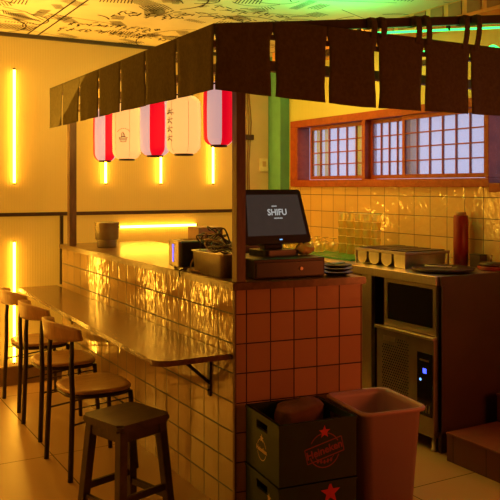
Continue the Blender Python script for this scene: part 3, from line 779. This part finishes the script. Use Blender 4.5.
im = thing('ice_machine', 'steel ice machine with a vent grille and blue lit control panel', 'ice machine', (0, 0, 0))
MB().b2((1.47, .232, .085), (2.05, .765, .684), .004).build('body', 'steel_dull', im)
MB().b2((1.455, .225, .672), (1.49, .772, .690), .003).build('top_lip', 'steel', im)
m = MB()
for r_ in range(22):
    for c_ in range(13):
        y = .462+c_*.0195+(.00975 if r_ % 2 else 0); z = .27+r_*.0168
        if z > .585 and y > .56: continue
        m.prism([(.0062*math.cos(k*PI/3), .0052*math.sin(k*PI/3)) for k in range(6)], .001, frame_mtx((1.4695, y, z), (0, 1, 0), (0, 0, 1)))
m.build('grille', 'dark_glass', im)
MB().b2((1.4675, .585, .600), (1.4697, .70, .632)).build('name_plate', 'steel', im)
m = MB(); cp = MB().b2((1.466, .243, .205), (1.4697, .375, .585), .001).build('control_panel', 'dark_glass', im)
MB().b2((1.4645, .292, .462), (1.4657, .322, .492)).build('display', 'blue', cp)
MB().lathe([(.009, 0), (.009, .002)], (1.4655, .343, .420), 12, axis=Matrix.Rotation(-PI/2, 3, 'Y')).build('indicator_light', 'blue_dim', cp)
MB().b2((1.4645, .27, .535), (1.4657, .35, .545)).build('lettering', 'steel_dull', cp)
for i in range(4): m = MB(); m.prism([(0, 0), (.012, 0), (.004, .05), (-.002, .05)], .001, frame_mtx((1.4652, .265+i*.024, .225), (0, 1, 0), (0, 0, 1))); m.build('vent_slot', 'steel_dull', cp)
for y in (.26, .74):
    for x in (1.50, 2.0): MB().lathe([(.022, 0), (.022, .01), (.016, .012), (.016, .084)], (x, y, 0), 12).build('foot', 'steel_dull', im)

# condiment rack with round-bottomed pans
WT = 1.0575
rk = thing('topping_rack', 'steel topping rack with four hanging round-bottomed pans', 'rack', (0, 0, 0))
m = MB(); m.b2((1.60, .64, 1.145), (2.0, 1.17, 1.163), .003); m.build('top_frame', 'steel_dull', rk)
for i in range(4):
    yc = 1.105-i*.132
    m = MB(); pts = [(-.055, .085), (-.055, .04)]+[(.055*math.cos(a), .045+.055*math.sin(a)*.8) for a in [PI+PI*k/10 for k in range(11)]]+[(.055, .04), (.055, .085)]
    if i == 3: pts = [(-.058, .085), (-.046, .0), (.046, .0), (.058, .085)]
    m.prism(pts, .36, frame_mtx((1.612, yc, WT+.001), (0, -1, 0), (0, 0, 1)) @ Matrix.Diagonal((1, 1, 1, 1)) if False else Matrix.Translation((1.612, yc, WT+.002)) @ Matrix(((0, 0, 1, 0), (1, 0, 0, 0), (0, 1, 0, 0), (0, 0, 0, 1))))
    pn = m.build('pan', 'steel', rk)
    MB().b2((1.63, yc-.052, 1.1635), (1.97, yc+.052, 1.170), .002).build('lid', 'black_metal', pn)
for x in (1.61, 1.99):
    for y in (.648, 1.165): MB().b2((x-.006, y-.004, WT), (x+.006, y+.004, 1.145)).build('support', 'steel', rk)

t = thing('round_griddle', 'flat round black griddle at the near end of the worktable', 'griddle', (1.73, .425, WT), 0)
MB().lathe([(.165, 0), (.19, .012), (.198, .024), (.192, .026), (.175, .016), (.02, .015)], n=40).build('plate', 'black_metal', t)
t = thing('kitchen_spoon', 'small pale handled spoon lying on the round griddle', 'spoon', (1.72, .50, WT+.024), 0)
MB().tube([(-.04, .04, .004), (.0, .0, .002), (.05, -.06, .0)], [.004, .005, .004], 8).build('handle', 'switch', t)
MB().lathe([(.004, -.002), (.017, .0), (.019, .004), (.008, .001)], (.06, -.075, .0), 14).build('bowl', 'steel', t)

t = thing('sauce_bottle', 'tall dark red cylinder bottle with a cork lid', 'bottle', (2.085, .625, WT), 0)
MB().lathe([(.047, 0), (.050, .004), (.050, .335), (.046, .342)], n=32).build('body', 'red_plastic', t)
MB().lathe([(.034, .342), (.036, .346), (.036, .362), (.032, .366)], n=24).build('lid', 'cork', t)
t = thing('tortilla_press', 'small round reddish hand press beside the red bottle', 'press', (2.055, .33, WT), 0)
MB().lathe([(.075, 0), (.085, .006), (.085, .022), (.08, .026)], n=28).build('lower_plate', 'red_plastic', t)
MB().lathe([(.07, .028), (.078, .032), (.07, .046), (.02, .054)], n=28).build('upper_plate', 'brown_panel', t)
MB().tube([(0, 0, .05), (0, 0, .085), (.01, 0, .09)], .006, 8).build('knob', 'steel_dull', t)
t = thing('storage_tin', 'small dark tin pushed behind the red bottle', 'tin', (2.11, .49, WT), 0)
MB().box((0, 0, .04), (.07, .09, .08), bev=.005).build('body', 'brown_panel', t); MB().box((0, 0, .083), (.074, .094, .008), bev=.002).build('lid', 'black_metal', t)

# green patch painted as light reflected on the worktop, and glasses
refl_patch = thing('green_reflection_patch', 'flat green patch standing in for light reflected on the worktop under the glasses', 'mat', (0, 0, 0))
MB().prism([(1.62, 1.25), (2.10, 1.25), (2.10, 2.50), (1.62, 2.20)], .012, z0=WT).build('mat', 'green_reflection', refl_patch)
def tumbler():
    t = thing('stacked_tumbler', '', 'glass', group='tumblers stacked in towers')
    m = MB(); m.lathe([(.028, 0), (.036, .076), (.0385, .080), (.0355, .080), (.033, .076), (.0255, .008)], n=18); m.build('cup', 'glass', t)
    m = MB(); m.tube([(.0375*math.cos(2*PI*k/18), .0375*math.sin(2*PI*k/18), .079) for k in range(18)], .0016, 5, closed=True); m.build('rim', 'glass_rim', t)
    return t
tw = [(1.90, 1.30), (1.90, 1.405), (1.90, 1.51), (1.90, 1.615), (1.90, 1.72)]
src = tumbler(); first = True
nm_ = ['first', 'second', 'third', 'fourth', 'fifth']; lvl = ['bottom', 'second from the bottom', 'middle', 'second from the top', 'top']
for i, (x, y) in enumerate(tw):
    for k in range(5):
        o = src if first else copy_tree(src); first = False
        o.location = (x+random.uniform(-.002, .002), y, WT+.0125+k*.060)
        o['label'] = 'clear tumbler, %s in the %s glass tower from the right' % (lvl[k], nm_[i])
def goblet():
    t = thing('upturned_glass', '', 'glass', group='round glasses left of the towers')
    m = MB(); m.lathe([(.034, 0), (.042, .02), (.044, .045), (.036, .068), (.012, .080), (.005, .085), (.005, .10), (.030, .105), (.031, .108), (.004, .109)], n=18); m.build('glass_body', 'glass', t)
    m = MB(); m.tube([(.0345*math.cos(2*PI*k/18), .0345*math.sin(2*PI*k/18), .003) for k in range(18)], .0018, 5, closed=True); m.build('rim', 'glass_rim', t)
    return t
src = goblet(); first = True
for row, x in enumerate((1.78, 1.92)):
    for k in range(5):
        o = src if first else copy_tree(src); first = False
        o.location = (x, 1.87+k*.115, WT+.0125)
        o['label'] = 'upturned round glass, %s from the towers in the %s row' % (nm_[k], 'front' if row == 0 else 'back')

# ------------------------------------------------------------------ steps at the right
t = thing('tiled_steps', 'two reddish tiled steps at the lower right', 'steps', (0, 0, 0))
MB().b2((1.448, -2.2, 0), (2.158, .10, .155)).build('lower_riser', 'tile_step', t)
MB().b2((1.440, -2.2, .155), (2.158, .10, .167), .002).build('lower_tread', 'tile_tread', t)
MB().b2((1.86, -.04, .167), (2.158, .10, .325)).build('upper_riser', 'tile_step', t)
MB().b2((1.852, -.048, .325), (2.158, .10, .338), .002).build('upper_tread', 'tile_tread', t)

# ------------------------------------------------------------------ beer crates
def crate(label, z, big_star=False):
    """origin at the base centre; -y face carries the big print, -x face the small one"""
    t = thing('beer_crate', label, 'crate', (.2105, -.218, z), math.radians(-6.5), 'stacked beer crates by the counter corner')
    W, D, H = .390, .366, .275; th = .014
    m = MB()
    # walls with hand holes: build as strips round each opening
    def wall(ax, sgn, wid, off):
        hw, hz0, hz1 = .060, H-.072, H-.034
        def bb(a0, a1, z0, z1):
            if ax == 'y': m.b2((a0, sgn*off-th/2, z0), (a1, sgn*off+th/2, z1))
            else: m.b2((sgn*off-th/2, a0, z0), (sgn*off+th/2, a1, z1))
        if ax == 'y': bb(-wid/2, wid/2, .004, H)
        else:
            bb(-wid/2, wid/2, .004, hz0); bb(-wid/2, wid/2, hz1, H); bb(-wid/2, -hw, hz0, hz1); bb(hw, wid/2, hz0, hz1)
    wall('y', -1, W, D/2-th/2); wall('y', 1, W, D/2-th/2); wall('x', -1, D-2*th, W/2-th/2); wall('x', 1, D-2*th, W/2-th/2)
    m.b2((-W/2+th, -D/2+th, 0), (W/2-th, D/2-th, .012))
    m.build('shell', 'crate', t)
    m = MB()
    for i in range(1, 6): x = -W/2+th+(W-2*th)*i/6; m.b2((x-.002, -D/2+th, .012), (x+.002, D/2-th, .17))
    for j in range(1, 4): y = -D/2+th+(D-2*th)*j/4; m.b2((-W/2+th, y-.002, .012), (W/2-th, y+.002, .17))
    m.build('divider_grid', 'crate_in', t)
    m = MB()
    for a, b__ in (((-W/2-.004, -D/2-.004, H-.012), (W/2+.004, -D/2+.010, H)), ((-W/2-.004, D/2-.010, H-.012), (W/2+.004, D/2+.004, H)), ((-W/2-.004, -D/2, H-.012), (-W/2+.010, D/2, H)), ((W/2-.010, -D/2, H-.012), (W/2+.004, D/2, H))): m.b2(a, b__)
    m.build('rim', 'crate', t)
    # front print: star over a slanted name band on a faint round field
    fr = frame_mtx((.030, -D/2-.0005, .140), (1, 0, 0), (0, 0, 1))
    if big_star:
        MB().prism(star(.052), .001, frame_mtx((.060, -D/2-.0005, .222), (1, 0, 0), (0, 0, 1))).build('red_star', 'crate_red', t)
        MB().prism(star(.022), .001, frame_mtx((-W/2-.0005, -.08, .20), (0, -1, 0), (0, 0, 1))).build('side_star', 'crate_white', t)
        return t
    m = MB(); m.prism(star(.030), .001, fr @ Matrix.Translation((-.0, .082, 0))); m.build('red_star', 'crate_red', t)
    tl = Matrix.Rotation(math.radians(13), 4, 'Z')
    m = MB()
    def ring(r0, r1, a0, a1, n, mt): 
        for k in range(n):
            b0 = math.radians(a0+(a1-a0)*k/n); b1 = math.radians(a0+(a1-a0)*(k+1)/n)
            m.quad([mt @ Vector((r0*math.cos(b0), r0*math.sin(b0), .0006)), mt @ Vector((r1*math.cos(b0), r1*math.sin(b0), .0006)), mt @ Vector((r1*math.cos(b1), r1*math.sin(b1), .0006)), mt @ Vector((r0*math.cos(b1), r0*math.sin(b1), .0006))])
    ring(.074, .079, 28, 152, 14, fr); ring(.074, .079, 200, 340, 16, fr); ring(.052, .055, 205, 335, 12, fr)
    for s_ in (-.033, .033):
        c4 = [(-.095, s_-.0025), (.095, s_-.0025), (.095, s_+.0025), (-.095, s_+.0025)]
        m.quad([fr @ tl @ Vector((a, b__, .0008)) for a, b__ in c4])
    for s_ in (-.095, .095):
        c4 = [(s_-.002, -.033), (s_+.002, -.033), (s_+.002, .033), (s_-.002, .033)]
        m.quad([fr @ tl @ Vector((a, b__, .0008)) for a, b__ in c4])
    for k in range(5):
        m.prism([(.006*math.cos(q), .010*math.sin(q)) for q in [j*PI/3 for j in range(6)]], .0006, fr @ Matrix.Translation((-.034+k*.017, -.052+.003*abs(k-2), 0)))
    m.build('band_outline', 'crate_print', t)
    text_part('brand_lettering', 'Heineken', .048, fr @ tl @ Matrix.Translation((0, 0, .001)), 'crate_print', t, bold=.0012)
    # side print
    fs = frame_mtx((-W/2-.0005, -.0, .115), (0, -1, 0), (0, 0, 1))
    m = MB(); m.prism(star(.02), .001, fs @ Matrix.Translation((0, .052, 0))); ring(.046, .050, 20, 160, 10, fs); ring(.046, .050, 200, 340, 10, fs)
    m.build('side_emblem', 'crate_white', t)
    text_part('side_lettering', 'Heineken', .030, fs @ Matrix.Translation((0, 0, .001)), 'crate_white', t, bold=.0008)
    return t
k1 = crate('dark green beer crate at the bottom, under the other crate', .001, True)
k2 = crate('dark green beer crate on top of the stack, holding a paper bag', .2775)
t = thing('brown_bag', 'crumpled brown paper bag stuffed in the top crate', 'bag', (.250, -.15, .462), -.1)
def fn(u, v):
    a = u*2*PI; rr = min(1, max(.0004, (1-v)*5.0))**.5*min(1, .7+v*2)
    k = 1+.05*math.sin(3*a+3*v)+.03*math.sin(7*a-8*v)
    e = .7; c, s_ = math.cos(a), math.sin(a)
    return (.115*rr*k*abs(c)**e*(1 if c > 0 else -1), .075*rr*k*abs(s_)**e*(1 if s_ > 0 else -1), .115*v+.008*math.sin(4*a)*v*(1-v)*4+.014*c*v)
MB().sheet(fn, 36, 14).build('bag', 'bag', t, smooth=True)

# ------------------------------------------------------------------ waste bin
t = thing('waste_bin', 'open grey rectangular waste bin beside the crates', 'bin', (.612, -.272, 0), math.radians(-8))
m = MB()
def ringb(sx, sy, z, r_): return [m.b.verts.new((p[0], p[1], z)) for p in rrect(-sx, -sy, sx, sy, r_, 7)]
rg = [ringb(.125, .150, .002, .035), ringb(.158, .182, .535, .045), ringb(.176, .200, .540, .05), ringb(.178, .202, .552, .05), ringb(.172, .196, .560, .05), ringb(.158, .182, .556, .045), ringb(.152, .176, .53, .042), ringb(.120, .145, .008, .033)]
for i in range(len(rg)-1):
    n = len(rg[0])
    for k in range(n): m.b.faces.new((rg[i][k], rg[i][(k+1) % n], rg[i+1][(k+1) % n], rg[i+1][k])).smooth = True
m.b.faces.new(rg[0]); m.b.faces.new(rg[-1])
m.build('body', 'bin', t)
